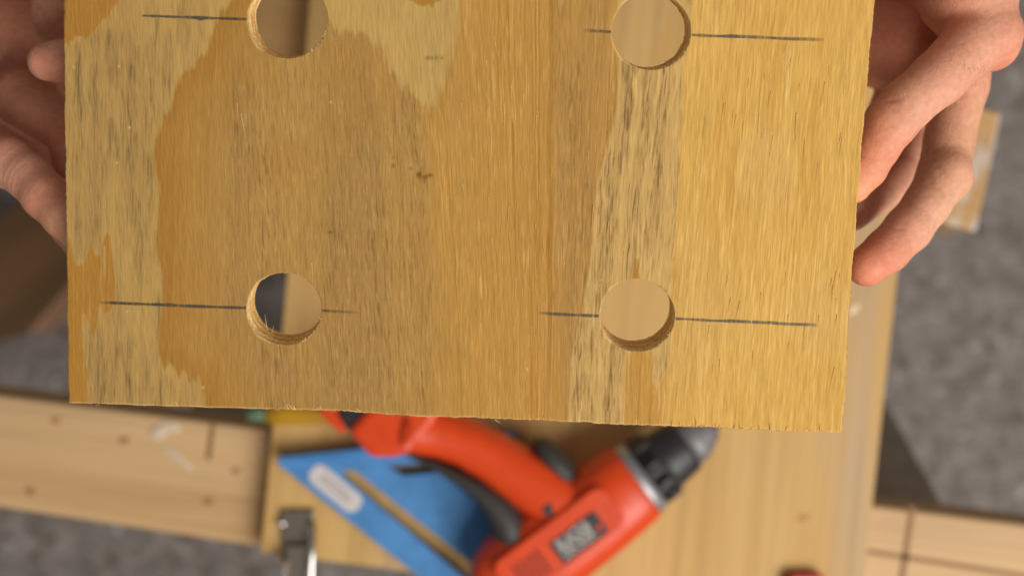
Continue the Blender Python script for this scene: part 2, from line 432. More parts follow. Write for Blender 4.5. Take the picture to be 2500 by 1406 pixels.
# handle
hp = [((1430, 1262), 70, 0.021), ((1372, 1230), 68, 0.021), ((1310, 1184), 74, 0.020), ((1255, 1150), 68, 0.0185), ((1200, 1112), 62, 0.018), ((1140, 1080), 59, 0.018),
      ((1085, 1060), 58, 0.0185), ((1030, 1046), 62, 0.020), ((990, 1038), 70, 0.023)]
secs = []
for i, (p, w, zh) in enumerate(hp):
    a = PXV(*hp[max(i - 1, 0)][0]); c = PXV(*hp[min(i + 1, len(hp) - 1)][0]); d = (c - a).normalized()
    secs.append((PXV(*p), Vector((-d.y, d.x, 0)), UP, w * mm, zh))
hd = put('handle', loft('handle', secs, 32, 2.6), m_org, dr)
gp = [((990, 1098), 5, 0.006), ((1008, 1104), 11, 0.012), ((1060, 1126), 14, 0.015), ((1120, 1158), 20, 0.017), ((1178, 1194), 28, 0.019), ((1218, 1234), 40, 0.021), ((1240, 1272), 46, 0.021), ((1246, 1304), 40, 0.021), ((1240, 1332), 16, 0.012)]
secs = []
for i, (p, w, zh) in enumerate(gp):
    a = PXV(*gp[max(i - 1, 0)][0]); c = PXV(*gp[min(i + 1, len(gp) - 1)][0]); d = (c - a).normalized()
    secs.append((PXV(*p), Vector((-d.y, d.x, 0)), UP, w * mm, zh))
put('rubber_grip', loft('rubber_grip', secs, 24, 2.4), m_rub, dr)
tg = [((1306, 1074), 8, 0.008), ((1318, 1086), 26, 0.015), ((1348, 1120), 34, 0.017), ((1380, 1152), 32, 0.017), ((1400, 1172), 14, 0.010)]
secs = []
for i, (p, w, zh) in enumerate(tg):
    a = PXV(*tg[max(i - 1, 0)][0]); c = PXV(*tg[min(i + 1, len(tg) - 1)][0]); d = (c - a).normalized()
    secs.append((PXV(*p), Vector((-d.y, d.x, 0)), UP, w * mm, zh))
put('trigger', loft('trigger', secs, 20), m_rub, dr)
put('handle_foot', prism('handle_foot', [(858, 1042), (914, 1106), (975, 1104), (1004, 1094), (1068, 1020), (1090, 930), (985, 905)], 0.0125, 0.056, 0.006, 4, ZC), m_org, dr)
bat = put('battery', prism('battery', [(828, 1002), (862, 1048), (890, 1030), (990, 905), (930, 860)], 0.0125, 0.052, 0.004, 3, ZC), m_blk, dr)
put('battery_cap', prism('battery_cap', [(786, 1000), (838, 1050), (856, 1044), (940, 880), (905, 850)], 0.0130, 0.050, 0.004, 3, ZC), m_org, bat)
# raised side panel with the name plate, the screw recess and the vents
ztop = ZC + 0.0219
def loc_px(t, s): return (fx - 0.80 * t + 0.60 * s, fy + 0.60 * t + 0.80 * s)
pa = math.atan2(-0.60, 0.80)
pan = put('side_panel', prism('side_panel', rounded(*loc_px(245, 12), 170, 62, 30, pa), ZC + 0.017, ztop + 0.0012, 0.002, 3, ztop), m_org, dr)
pl = put('name_plate', prism('name_plate', rounded(*loc_px(196, 26), 68, 31, 5, pa), ztop + 0.0008, ztop + 0.0022, 0.0004, 2, ztop), m_blk, pan)
m_wht = mat('white_print', L4(214, 206, 198), 0.5)
m_red = mat('red_print', L4(200, 52, 36), 0.5)
def text_mesh(s, size):
    cu = bpy.data.curves.new('t', 'FONT'); cu.body = s; cu.size = size; cu.align_x = 'CENTER'; cu.align_y = 'CENTER'; cu.extrude = 0.00008; cu.offset = 0.0
    o = bpy.data.objects.new('t', cu); COL.objects.link(o)
    me = bpy.data.meshes.new_from_object(o.evaluated_get(bpy.context.evaluated_depsgraph_get()))
    bpy.data.objects.remove(o); return me
for s, off_s in (('BLACK&', -13), ('DECKER', 13)):
    me = text_mesh(s, 0.0088)
    c = at(*loc_px(206, 26 + off_s), ztop + 0.0024)
    me.transform(Matrix.Translation(c) @ Matrix.Rotation(math.atan2(0.60, 0.80), 4, 'Z') @ Matrix.Scale(0.70, 4, (1, 0, 0)))
    put('lettering', me, m_wht, pl)
c = loc_px(142, 34)
put('logo_mark', prism('logo_mark', rounded(c[0], c[1], 8, 8, 7.5, pa), ztop + 0.002, ztop + 0.0026, 0, 2, ztop), m_red, pl)
c = (1345, 1240)
put('screw_recess', prism('screw_recess', rounded(c[0], c[1], 21, 15, 14, pa), ZC + 0.008, ZC + 0.0205, 0.0005, 2, ZC + 0.0195), m_blk, dr)
m_vent = mat('dark_vent', L4(120, 26, 10), 0.6)
for k in range(5):
    c = loc_px(300 + k * 17, 18)
    put('vent_slot', prism('vent_slot', rounded(c[0], c[1], 4, 34, 3.5, pa), ztop, ztop + 0.0015, 0, 2, ztop), m_vent, pan)

# ================================================================== metal clamp at the sheet's edge
m_steel = mat('dull_steel', L4(150, 138, 124), 0.38, 0.9, var=0.10, scale=200)
m_chr = mat('chrome', L4(226, 224, 220), 0.16, 1.0)
cl = empty('toggle_clamp', at(728, 1400, 0))
tag(cl, 'small shiny metal toggle clamp on the corner of the plywood sheet', 'clamp')
put('clamp_plate', prism('clamp_plate', [(686, 1246), (768, 1246), (762, 1372), (690, 1372)], 0.0004, 0.004, 0.0008, 2), m_steel, cl)
put('clamp_arm', prism('clamp_arm', [(696, 1330), (758, 1330), (752, 1560), (700, 1560)], 0.004, 0.009, 0.0015, 3), m_steel, cl)
def rod(name, pts, r, m, parent):
    secs = []
    n = len(pts)
    for i, p in enumerate(pts):
        d = (pts[min(i + 1, n - 1)] - pts[max(i - 1, 0)]).normalized()
        s = d.cross(Vector((0.3, 0.2, 1))).normalized(); secs.append((p, s, d.cross(s), r, r))
    return put(name, loft(name, secs, 16), m, parent)
rod('side_rail', [at(764, 1276, 0.006), at(763, 1300, 0.010), at(761, 1360, 0.013), at(757, 1440, 0.012), at(752, 1560, 0.010)], 0.0022, m_chr, cl)
rod('side_rail', [at(690, 1362, 0.007), at(686, 1380, 0.012), at(684, 1440, 0.012), at(686, 1560, 0.010)], 0.0026, m_chr, cl)
for (x, y) in ((688, 1277), (752, 1290)):
    c = at(x, y, 0.004)
    secs = [(c + Vector((0, 0, z)), Vector((1, 0, 0)), Vector((0, 1, 0)), r, r) for z, r in ((-0.002, 0.0026), (0.0005, 0.0026), (0.0015, 0.0019), (0.002, 0.0008))]
    put('rivet', loft('rivet', secs, 16), m_chr, cl)

# ================================================================== hidden small tools
m_yel = mat('yellow_plastic', L4(188, 140, 24), 0.4, var=0.05, scale=200)
m_grn = mat('green_plastic', L4(104, 136, 104), 0.5)
sc = empty('screwdriver', at(700, 1012, 0))
tag(sc, 'yellow handled tool with a green end, mostly under the held board', 'screwdriver')
put('handle', loft('handle', [(at(x, 1010 - (x - 650) * 0.02, 0.008), Vector((0, 1, 0)), UP, r, min(r, 0.0075)) for x, r in ((652, 0.004), (655, 0.0066), (700, 0.0072), (770, 0.0072), (830, 0.006), (850, 0.0035))], 20, 2.4), m_yel, sc)
put('end_cap', loft('end_cap', [(at(x, 1010 - (x - 650) * 0.02, 0.008), Vector((0, 1, 0)), UP, r, r) for x, r in ((604, 0.002), (608, 0.0042), (648, 0.0046), (654, 0.0038))], 20), m_grn, sc)
rod('shaft', [at(848, 1012, 0.008), at(905, 985, 0.0066), at(960, 960, 0.0052)], 0.0022, m_sil, sc)
m_rd = mat('red_plastic', L4(176, 44, 30), 0.4)
rc = empty('spring_clamp', at(1970, 1450, 0))
tag(rc, 'red plastic grip tip poking up beside the plywood knot', 'clamp')
put('grip', prism('grip', rounded(1970, 1476, 50, 76, 26), 0.0005, 0.009, 0.003, 3), m_rd, rc)
put('grip_pad', prism('grip_pad', rounded(1970, 1510, 34, 36, 18), 0.008, 0.011, 0.001, 2), m_blk, rc)

# ================================================================== the held plywood board
TILT = R(15); TT = math.tan(TILT); DC = 0.369; THK = 0.012
def bdepth(py): return DC / (1 - TT * (py - 703.0) / F)
OB = Vector((0, 0, H - DC))
ct, st_ = math.cos(TILT), math.sin(TILT)
def uv(px, py):
    d = DC / (1 - TT * (np.asarray(py, float) - 703.0) / F)
    X = (np.asarray(px, float) - 1250.0) / F * d; Y = -(np.asarray(py, float) - 703.0) / F * d; Z = DC - d
    return X, Y * ct + Z * st_
YT = -330.0
def lerp(x, pts):
    return np.interp(x, [p[0] for p in pts], [p[1] for p in pts])
def Ledge(y): return lerp(y, [(-330, 153), (0, 155), (300, 157), (500, 160), (700, 163), (985, 166)]) + 2.2 * (vn(y / 40, y * 0, 71) - .5) + 1.6 * (vn(y / 9, y * 0, 72) - .5)
def Redge(y): return lerp(y, [(-330, 2160), (0, 2137), (250, 2113), (480, 2095), (740, 2076), (950, 2063), (1056, 2055)]) + 3 * (vn(y / 60, y * 0, 73) - .5) + 1.6 * (vn(y / 8, y * 0, 74) - .5)
def Bedge(x):
    b_ = lerp(x, [(160, 985), (400, 992), (700, 1000), (850, 1004), (1000, 1016), (1200, 1022), (1500, 1035), (1800, 1047), (2000, 1055), (2060, 1056)])
    return b_ + 3.2 * (vn(x / 34, x * 0, 75) - .5) + 2.2 * (vn(x / 7, x * 0, 76) - .5) * sst(500, 800, x) * (1 - 0.6 * sst(1500, 1900, x)) - 7 * sst(2046, 2060, x) ** 2

HOLES = [(702, 48, 97.5, 95), (1589.5, 77, 96.5, 93.5), (693.5, 754.5, 91, 87.5), (1555.5, 769.5, 91, 88)]

S1 = [(60, -500), (640, -500), (600, -60), (566, 0), (518, 72), (505, 131), (471, 163), (443, 191), (431, 223), (395, 295), (375, 350), (373, 378), (387, 450), (386, 500), (380, 590), (386, 638), (395, 670), (395, 736), (389, 790), (389, 862), (400, 888), (425, 902), (455, 928), (487, 931), (498, 971), (507, 1100), (60, 1100)]
S2 = [(560, -500), (600, -60), (690, -20), (790, 40), (830, 75), (900, 95), (935, 120), (945, 165), (980, 200), (1015, 240), (1060, 258), (1085, 215), (1108, 130), (1122, 40), (1127, -60), (1130, -500)]
S3 = [(1510, -500), (1508, 150), (1505, 270), (1490, 330), (1456, 450), (1440, 640), (1420, 760), (1392, 880), (1383, 1100), (1520, 1100), (1530, 860), (1590, 856), (1592, 930), (1603, 950), (1632, 890), (1640, 760), (1641, 650), (1655, 480), (1661, 330), (1667, 190), (1685, 40), (1705, -60), (1720, -500)]
O1 = [(60, -500), (330, -500), (290, 0), (270, 30), (258, 50), (240, 60), (215, 98), (190, 85), (165, 110), (60, 105)]
O2 = [(60, 560), (160, 560), (168, 583), (180, 635), (186, 650), (205, 645), (218, 610), (222, 585), (232, 625), (245, 625), (250, 598), (256, 580), (262, 568), (270, 580), (271, 605), (276, 640), (281, 680), (278, 735), (268, 760), (255, 765), (243, 735), (236, 790), (228, 828), (221, 800), (210, 770), (201, 760), (197, 800), (202, 860), (212, 900), (213, 1100), (60, 1100)]
SLV = [(252, 600), (257, 600), (258, 680), (255, 690), (252, 670)]
O4 = [(990, -40), (1090, -40), (1078, 4), (1060, 8), (1056, 22), (1046, 12), (1030, 18), (1012, 8), (996, 2)]
O5 = [(1540, 690), (1550, 632), (1558, 630), (1562, 690)]
WSH = [(0, 0.0), (200, 0.0), (500, 0.01), (800, -0.06), (1050, -0.07), (1250, -0.02), (1400, 0.03), (1600, 0.075), (1900, 0.085), (2150, 0.06)]

def wood(px, py):
    """sRGB colour and relief (metres) of the top veneer"""
    sh_ = lerp(px, WSH)
    wob = 5 * (vn(px / 90, py / 160, 11) - .5) + 3 * (vn(px / 30, py / 70, 12) - .5)
    g = px + sh_ * (py - 500) + wob
    gw = g + 3.0 * (vn(px / 10, py / 26, 13) - .5)          # restless fibres
    f1 = vn(gw / 2.6, py / 42, 1); f2 = vn(g / 5.5, py / 85, 2); f3 = vn(g / 12, py / 240, 3)
    f4 = vn(g / 34, py / 420, 4); f5 = vn(px / 170, py / 200, 5); f6 = vn(g / 3.4, py / 420, 6); f7 = vn(g / 9, py / 1100, 7)
    f8 = vn(gw / 3.4, py / 28, 8); f9 = vn(gw / 2.2, py / 95, 9); f10 = vn(g / 6.0, py / 66, 10)
    grain = (f1 * .22 + f2 * .20 + f3 * .16 + f4 * .14 + f9 * .14 + vn(gw / 1.9, py / 50, 17) * .14) - .5
    jx = px + 5 * (vn(g / 11, py / 30, 21) - .5) + 3 * (f1 - .5)
    jy = py + 34 * (vn(g / 7, py / 400, 22) - .5) + 16 * (vn(g / 3, py / 300, 26) - .5) + 22 * (vn(g / 17, py / 500, 23) - .5)
    d1 = sdpoly(jx, jy, S1); d2 = sdpoly(jx, jy, S2); d3 = sdpoly(px + 4 * (vn(g / 6, py / 40, 24) - .5), py, S3)
    s1 = 1 - sst(-7, 6, d1); s2 = 1 - sst(-14, 7, d2); s3 = 1 - sst(-2.5, 2.5, d3)
    so = np.zeros_like(px)
    for P, jj in ((O1, 1.0), (O2, 0.0), (O4, 0.3), (O5, 0.0)):
        so = np.maximum(so, 1 - sst(-2, 2, sdpoly(px + 2 * (f1 - .5), py + jj * 16 * (vn(g / 6, py / 400, 25) - .5), P)))
    so *= sst(-1.5, 1.5, sdpoly(px, py, SLV))
    def C(*c): return np.array(c, float)
    def mx(c, k, w): return c * (1 - w[:, None]) + k * w[:, None]
    n = len(px)
    c = np.tile(C(183, 141, 76), (n, 1))                                  # heartwood, left of the middle
    hw = sst(450, 590, px + 90 * (f5 - .5)) * (1 - sst(990, 1130, px + 80 * (f4 - .5)))
    tone = vn(g / 60, py / 700, 14) * .6 + f4 * .4
    c = mx(c, C(168, 128, 72), 0.72 * hw * sst(.36, .66, tone * .55 + .45 * (.75 * np.exp(-((g - 585) / 45) ** 2) + .8 * np.exp(-((px - 860) / 110) ** 2) + .7 * np.exp(-((px - 640) / 150) ** 2) * sst(600, 800, py))))
    c = mx(c, C(180, 133, 67), 0.5 * hw * sst(.5, .75, f5))
    gold = sst(1010, 1170, px + 110 * (f4 - .5))
    c = mx(c, C(192, 144, 71), gold)
    c = mx(c, C(176, 122, 50), gold * sst(.48, .72, f7 * .7 + f6 * .3) * .85)
    c = mx(c, C(210, 164, 88), gold * sst(.57, .80, f6 * .55 + f7 * .45) * .8)
    edge = sst(1300, 1400, px + 50 * (f3 - .5)) * (1 - sst(1470, 1530, px))
    c = mx(c, C(177, 134, 74), edge * (0.3 + 0.6 * sst(.35, .7, f4)))
    arch = (1 - s1) * (1 - sst(20, 210, d1 + 70 * (f5 - .5) + 40 * (f3 - .5))) * (px < 700)
    c = mx(c, C(179, 132, 64), arch)
    c = mx(c, C(170, 120, 52), arch * (1 - sst(0, 70, d1)) * .7)
    right = sst(1600, 1665, px + 30 * (f3 - .5))
    c = mx(c, C(218, 171, 89), right)
    c = mx(c, C(206, 157, 76), right * sst(.45, .85, f4 * .6 + f3 * .4) * 0.8)
    c = mx(c, C(214, 172, 102), right * sst(.55, .8, f5) * 0.5)
    c = mx(c, C(230, 185, 106), right * sst(.50, .8, f2 * .5 + f9 * .5) * .5)
    lite = np.clip(s1 + s2, 0, 1)
    c = mx(c, C(195, 156, 90), lite)
    c = mx(c, C(200, 162, 94), s2 * (1 - s1) * .8)
    c = mx(c, C(186, 146, 84), s1 * sst(.4, .75, f4) * 0.7)
    c = mx(c, C(213, 173, 104), s3)
    c = mx(c, C(178, 127, 54), so * (1 - right))
    c = mx(c, C(192, 142, 64), so * right)
    c = mx(c, C(198, 152, 84), so * (px < 320) * sst(.66, .86, f6) * .5)
    # grey weather stain: soft columns filled with short dark strokes
    def column(x0, w, ya, yb, k):
        xx = x0 - sh_ * 0 + 6 * (vn(py / 160, py * 0 + x0, 33) - .5) + 8 * (f3 - .5)
        return k * np.exp(-((px - xx) / (w * (1.0 + .9 * vn(py / 70, py * 0 + x0, 35)))) ** 2) * sst(ya - 25, ya + 25, py) * (1 - sst(yb - 70, yb + 60, py)) * (.45 + .55 * sst(.2, .6, vn(py / 45, px / 30 + x0, 36)))
    wd1 = np.zeros_like(px)
    for a in ((188, 9, 95, 430, .75), (232, 10, 80, 500, .8), (274, 12, 80, 420, 1.), (300, 7, 150, 360, .7), (320, 11, 85, 580, .95), (361, 10, 90, 330, .7), (363, 12, 380, 640, .8), (410, 10, 80, 250, .5), (252, 8, 240, 470, .6),
              (186, 9, 470, 600, .6), (225, 9, 520, 620, .55), (338, 9, 470, 720, .6), (300, 9, 690, 800, .4), (440, 7, 20, 110, .5), (385, 7, 30, 120, .4),
              (222, 8, 790, 1100, .95), (244, 9, 800, 1100, .8), (275, 11, 840, 1100, .75), (318, 12, 820, 1100, .7), (352, 9, 860, 1100, .55), (388, 8, 720, 1100, .75), (420, 10, 910, 1100, .45), (455, 9, 935, 1100, .35)):
        wd1 = np.maximum(wd1, column(*a))
    wd1 = np.clip(wd1 + .28 * sst(.35, .7, f3), 0, 1) * s1 * (1 - so)
    wd1 = np.maximum(wd1, s2 * .16 * sst(.4, .7, vn(g / 40, py / 120, 32)) * sst(820, 900, px))
    lb = lerp(py, [(-500, 1510), (150, 1508), (270, 1505), (330, 1490), (450, 1456), (640, 1440), (760, 1420), (880, 1392), (1100, 1383)])
    rb = lerp(py, [(-500, 1720), (40, 1685), (190, 1667), (330, 1661), (480, 1655), (650, 1641), (1100, 1610)])
    fr_ = (px + 6 * (vn(py / 120, py * 0, 37) - .5) + 3 * (f3 - .5) - lb) / (rb - lb)
    band = np.interp(fr_, [0, .05, .14, .24, .30, .37, .42, .50, .55, .60, .66, .74, .82, .9, 1], [.3, .65, .9, .85, .3, .2, 1., 1., .35, .2, .95, 1., .35, .25, .65])
    wd3 = s3 * (1 - so) * np.clip(band * (.7 + .5 * sst(.3, .7, vn(g / 20, py / 140, 38))), 0, 1) * (1 - .55 * sst(560, 660, py) * sst(.55, .7, fr_) * (1 - sst(800, 860, py)))
    wde = edge * sst(.30, .62, vn(g / 26, py / 260, 39))
    f11 = vn(gw / 1.9, py / 34, 16)
    strk = sst(.48, .76, f1 * .34 + f11 * .30 + f8 * .20 + f10 * .16)
    strk2 = sst(.52, .74, f9 * .40 + f11 * .25 + f2 * .20 + f8 * .15)
    soft = .35 + .65 * sst(.30, .75, f2 * .4 + f3 * .3 + f10 * .3)
    c = mx(c, C(152, 121, 74), .66 * wd1 * soft)
    c = mx(c, C(116, 92, 57), .48 * wd1 * strk)
    c = mx(c, C(98, 79, 50), .48 * wd1 * strk2)
    c = mx(c, C(160, 124, 74), .66 * wd3 * soft)
    c = mx(c, C(112, 84, 50), .56 * wd3 * strk)
    c = mx(c, C(92, 68, 40), .66 * wd3 * strk2)
    c = mx(c, C(138, 106, 64), .55 * wde * np.clip(strk + strk2, 0, 1))
    # fine dark dashes of the heartwood and light torn fibres
    g2 = px - .07 * (py - 500) + wob + 2.6 * (vn(px / 9, py / 14, 15) - .5)
    h1_ = vn(g2 / 2.0, py / 26, 41); h2_ = vn(g2 / 3.2, py / 64, 42); h3_ = vn(g2 / 1.9, py / 100, 49)
    dash = sst(.52, .80, h1_ * .45 + h2_ * .30 + h3_ * .25)
    hz = np.clip(hw * (1 - arch * .85) * (1 - lite), 0, 1)
    c = mx(c, C(120, 90, 55), hz * dash * (.22 + .34 * sst(.35, .7, tone)))
    ldash = sst(.58, .82, vn(g2 / 1.9, py / 18, 43) * .5 + vn(g2 / 2.8, py / 36, 44) * .5)
    c = mx(c, C(206, 164, 98), hz * ldash * .40)
    c = mx(c, C(206, 166, 100), (s3 * .55 + wde * .3) * sst(.56, .80, vn(gw / 2.6, py / 26, 40) * .6 + vn(g / 5, py / 60, 30) * .4))
    lf = sst(.70, .90, vn(gw / 2.5, py / 70, 45) * .65 + vn(g / 30, py / 200, 46) * .35)
    c = mx(c, C(226, 184, 112), lf * np.clip(.12 + gold * .4 + right * .25 + s3 * .2, 0, .75))
    rdk = sst(.72, .88, vn(gw / 2.0, py / 100, 47) * .55 + vn(g / 30, py / 160, 48) * .45)
    c = mx(c, C(160, 116, 58), right * rdk * .3)
    # resin fleck and small pin knots
    for (kx, ky, rx, ry, k) in ((1023, 427, 7, 8, 1), (1037, 433, 8, 6, .9), (1050, 428, 7, 5, .9), (1036, 444, 3, 7, .7), (1003, 412, 4, 4, .7), (960, 405, 5, 6, .7), (807, 567, 6, 4, .9), (960, 385, 4, 4, .4)):
        w = np.exp(-(((px - kx) / rx) ** 2 + ((py - ky) / ry) ** 2) * 1.2)
        c = mx(c, C(128, 82, 30), np.clip(w * k, 0, 1))
    for kx in (1042, 1048, 1055, 1066, 1079):
        w = np.exp(-(((px - kx) / 3.5) ** 2 + ((py - 142) / 5) ** 2)); c = mx(c, C(112, 98, 66), w * .6)
    for (kx, ky) in ((290, 163), (497, 945), (285, 398), (316, 312), (808, 250), (1287, 901), (310, 760), (180, 165)):
        w = np.exp(-(((px - kx) / 2.4) ** 2 + ((py - ky) / 3.0) ** 2))
        c = mx(c, C(226, 200, 142), w * .9)
    c = c + ((vn(gw / 1.8, py / 150, 18) - .5) * 15 * right + (vn(gw / 1.8, py / 200, 19) - .5) * 14 * gold * (1 - right))[:, None] * C(1, .92, .7)
    amp = 32 * (.55 + .45 * (1 - so * .7)) * (1 - .4 * arch) * (1 - .25 * s1)
    c = c + (grain * amp)[:, None] * C(1, .92, .7)
    z = (f1 - .5) * .00005 + (f2 - .5) * .00005 - .00009 * (strk + strk2) * np.clip(wd1 + wd3 + wde, 0, 1) - .00006 * hz * dash + .00006 * hz * ldash + .00007 * lf * (.2 + gold + .7 * right + s3) - .00004 * right * rdk \
        + .00006 * s3 + (vn(gw / 2.4, py / 60, 51) - .5) * .00005 * (right + gold * .4) + (vn(px / 220, py / 260, 52) - .5) * .0006
    return c, z

NX = int((2100 - 155) / 1.8); NYr = int((1030 + 330) / 2.6)
sgrid = np.linspace(0, 1, NX + 1); tgrid = np.linspace(0, 1, NYr + 1)
# a narrow outer row/column for the broken arris
sgrid[1] = .0011; sgrid[-2] = 1 - .0009; tgrid[-2] = 1 - .0022
xb = 165 + (2055 - 165) * sgrid
Bs = Bedge(xb)
PY = YT + (Bs[None, :] - YT) * tgrid[:, None]
Lr = Ledge(YT + (1020 - YT) * tgrid); Rr = Redge(YT + (1050 - YT) * tgrid)
PX = Lr[:, None] + (Rr - Lr)[:, None] * sgrid[None, :]
idx = np.arange((NYr + 1) * (NX + 1)).reshape(NYr + 1, NX + 1)
keep_cell = np.ones((NYr, NX), bool); keep_v = np.ones((NYr + 1, NX + 1), bool)
ex_px, ex_py, quads, rimw, walls = [], [], [], [], []
base = PX.size
for hi, (cx, cy, rx, ry) in enumerate(HOLES):
    mg = 17
    ii = np.where((np.abs(PX - cx) < rx + mg) & (np.abs(PY - cy) < ry + mg))
    j0, j1, i0, i1 = ii[0].min(), ii[0].max(), ii[1].min(), ii[1].max()
    keep_cell[j0:j1, i0:i1] = False; keep_v[j0 + 1:j1, i0 + 1:i1] = False
    loop = [(j0, i) for i in range(i0, i1)] + [(j, i1) for j in range(j0, j1)] + [(j1, i) for i in range(i1, i0, -1)] + [(j, i0) for j in range(j1, j0, -1)]
    lj = np.array([l[0] for l in loop]); li = np.array([l[1] for l in loop])
    bx, by = PX[lj, li], PY[lj, li]
    th = np.arctan2((by - cy) / ry, (bx - cx) / rx)
    k_ = len(loop)
    jit = 1 + .012 * (vn(th * 9, th * 0, 60 + hi) - .5) + .020 * np.clip(vn(th * 14, th * 0, 64 + hi) - .6, 0, 1)
    c0x, c0y = cx + rx * jit * np.cos(th), cy + ry * jit * np.sin(th)
    prev = idx[lj, li]
    K = 16
    for q_ in list(np.linspace(0, 1, K + 1)[1:-1] * .95) + [.962, 1.0]:
        ex_px.append(bx + (c0x - bx) * q_); ex_py.append(by + (c0y - by) * q_)
        cur = base + np.arange(k_); base += k_
        rimw.append(np.full(k_, 2.0 if q_ == 1.0 else (1.0 if q_ > .96 else 0.0)))
        quads.append(np.stack([prev, np.roll(prev, -1), np.roll(cur, -1), cur], 1)); prev = cur
    walls.append((c0x, c0y, th, cx, cy))
cj, ci = np.where(keep_cell)
quads.append(np.stack([idx[cj, ci], idx[cj, ci + 1], idx[cj + 1, ci + 1], idx[cj + 1, ci]], 1))
quads = np.concatenate(quads)[:, ::-1]
allx = np.concatenate([PX.ravel()] + ex_px); ally = np.concatenate([PY.ravel()] + ex_py)
rim = np.zeros(PX.shape); rim[:, 0] = rim[:, -1] = 2; rim[-1, :] = 2; rim[0, :] = 2
rim[:, 1] = np.maximum(rim[:, 1], .6); rim[:, -2] = np.maximum(rim[:, -2], .6); rim[-2, :] = np.maximum(rim[-2, :], 1)
rim = np.concatenate([rim.ravel()] + rimw)
used = np.zeros(len(allx), bool); used[quads.ravel()] = True
remap = np.cumsum(used) - 1
quads = remap[quads]; allx, ally, rim = allx[used], ally[used], rim[used]
colr, zz = wood(allx, ally)
rk = np.clip(rim, 0, 1)[:, None] * (.15 + .75 * vn(allx / 26, ally / 26, 77))[:, None]
is_left = (allx < 175)[:, None]
colr = colr * (1 - rk * np.where(is_left, .35, 1)) + np.array((238, 190, 126.)) * rk * np.where(is_left, .35, 1)
zz = zz - np.where(rim > 1.5, .00045, np.where(rim > .5, .00005, 0))
U, V = uv(allx, ally)
me = np_mesh('veneer', np.stack([U, V, zz], 1), quads)
ALB = 0.88
cl4 = np.concatenate([lin(np.clip(colr, 0, 255)) * ALB, np.ones((len(colr), 1))], 1).astype(np.float32)
at_ = me.attributes.new('wood_colour', 'FLOAT_COLOR', 'POINT'); at_.data.foreach_set('color', cl4.ravel())
m_ven = attr_mat('pine_veneer', 'wood_colour', 0.78, 0.12, 1000, .13, .22, stretch=(2.6, .16, 1))
pb = empty('plywood_board', OB, (TILT, 0, 0))
tag(pb, 'rough pine plywood board with four drilled holes held up by two hands', 'plywood board')
def lput(name, me, m, parent=None):
    o = bpy.data.objects.new(name, me); COL.objects.link(o); o.parent = parent or pb
    if not me.materials: me.materials.append(m)
    return o
lput('veneer', me, m_ven)

# core: outer edge faces, underside and hole walls with visible plies
def ply_cols(n_lv):
    out = []
    for k in range(n_lv):
        f = k / (n_lv - 1)
        ba = (250, 216, 146) if f < .36 or .52 < f < .64 or f > .84 else (238, 178, 108)
        out.append(ba)
    return np.array(out, float)
def wall(px, py, name, close, seed, levels=22):
    u, v = uv(px, py); n = len(px)
    lv = np.linspace(0, 1, levels); cols = ply_cols(levels)
    P, Cc = [], []
    s_ = np.cumsum(np.hypot(np.diff(u, prepend=u[0]), np.diff(v, prepend=v[0]))) / .001
    if close: cu, cv = u.mean(), v.mean()
    for k, f in enumerate(lv):
        rr = (vn(s_ * .8, np.full(n, k * .9), seed) - .5) * .00035 + (vn(s_ * .15, np.full(n, k * .35), seed + 1) - .5) * .0004
        if k == 0: rr = rr * 0
        if close:
            dx, dy = u - cu, v - cv; l = np.hypot(dx, dy); uu, vv = u + dx / l * rr, v + dy / l * rr
        else: uu, vv = u, v
        w = -.00046 - f * (THK - .0005)
        P.append(np.stack([uu, vv, np.full(n, w)], 1))
        t = (vn(s_ * 1.3, np.full(n, k * 1.0), seed + 2) - .5) * 44 + (vn(s_ * .2, np.full(n, k * .5), seed + 3) - .5) * 30
        Cc.append(cols[k][None, :] + t[:, None] * np.array((1, .85, .6)))
    P = np.concatenate(P); Cc = np.concatenate(Cc)
    ids = np.arange(n * levels).reshape(levels, n)
    if close: nx = np.roll(ids, -1, 1); A, B = ids, nx
    else: A, B = ids[:, :-1], ids[:, 1:]
    qd = np.stack([A[:-1], B[:-1], B[1:], A[1:]], -1).reshape(-1, 4)
    m_ = np_mesh(name, P, qd)
    c4 = np.concatenate([lin(np.clip(Cc, 0, 255)) * ALB, np.ones((len(Cc), 1))], 1).astype(np.float32)
    a = m_.attributes.new('wood_colour', 'FLOAT_COLOR', 'POINT'); a.data.foreach_set('color', c4.ravel())
    return m_
m_core = attr_mat('ply_edge', 'wood_colour', 0.75, 0.2, 1500, .15, .4)
op = np.concatenate([PX[0, ::6], PX[::4, -1][1:], PX[-1, ::-3], PX[::-4, 0][1:]]); oq = np.concatenate([PY[0, ::6], PY[::4, -1][1:], PY[-1, ::-3], PY[::-4, 0][1:]])
core = lput('board_edge', wall(op, oq, 'board_edge', True, 200, 18), m_core)
for hi, (hx, hy, th, cx, cy) in enumerate(walls):
    lput('hole_wall', wall(hx, hy, 'hole_wall', True, 300 + 10 * hi), m_core, core)
# underside with the holes
ou, ov = uv(op[::5], oq[::5]); loops = [[Vector((a, b_, 0)) for a, b_ in zip(ou, ov)]]
for (hx, hy, th, cx, cy) in walls:
    hu, hv = uv(hx[::4], hy[::4]); loops.append([Vector((a, b_, 0)) for a, b_ in zip(hu, hv)])
vs = [p for l in loops for p in l]
bk = mesh('back_veneer', [(p.x, p.y, -THK + .00002) for p in vs], [tuple(t) for t in tessellate_polygon(loops)])
m_back = wood_mat('back_veneer', L4(196, 152, 88), L4(184, 138, 74), L4(176, 140, 96), R(90))
lput('back_veneer', bk, m_back)

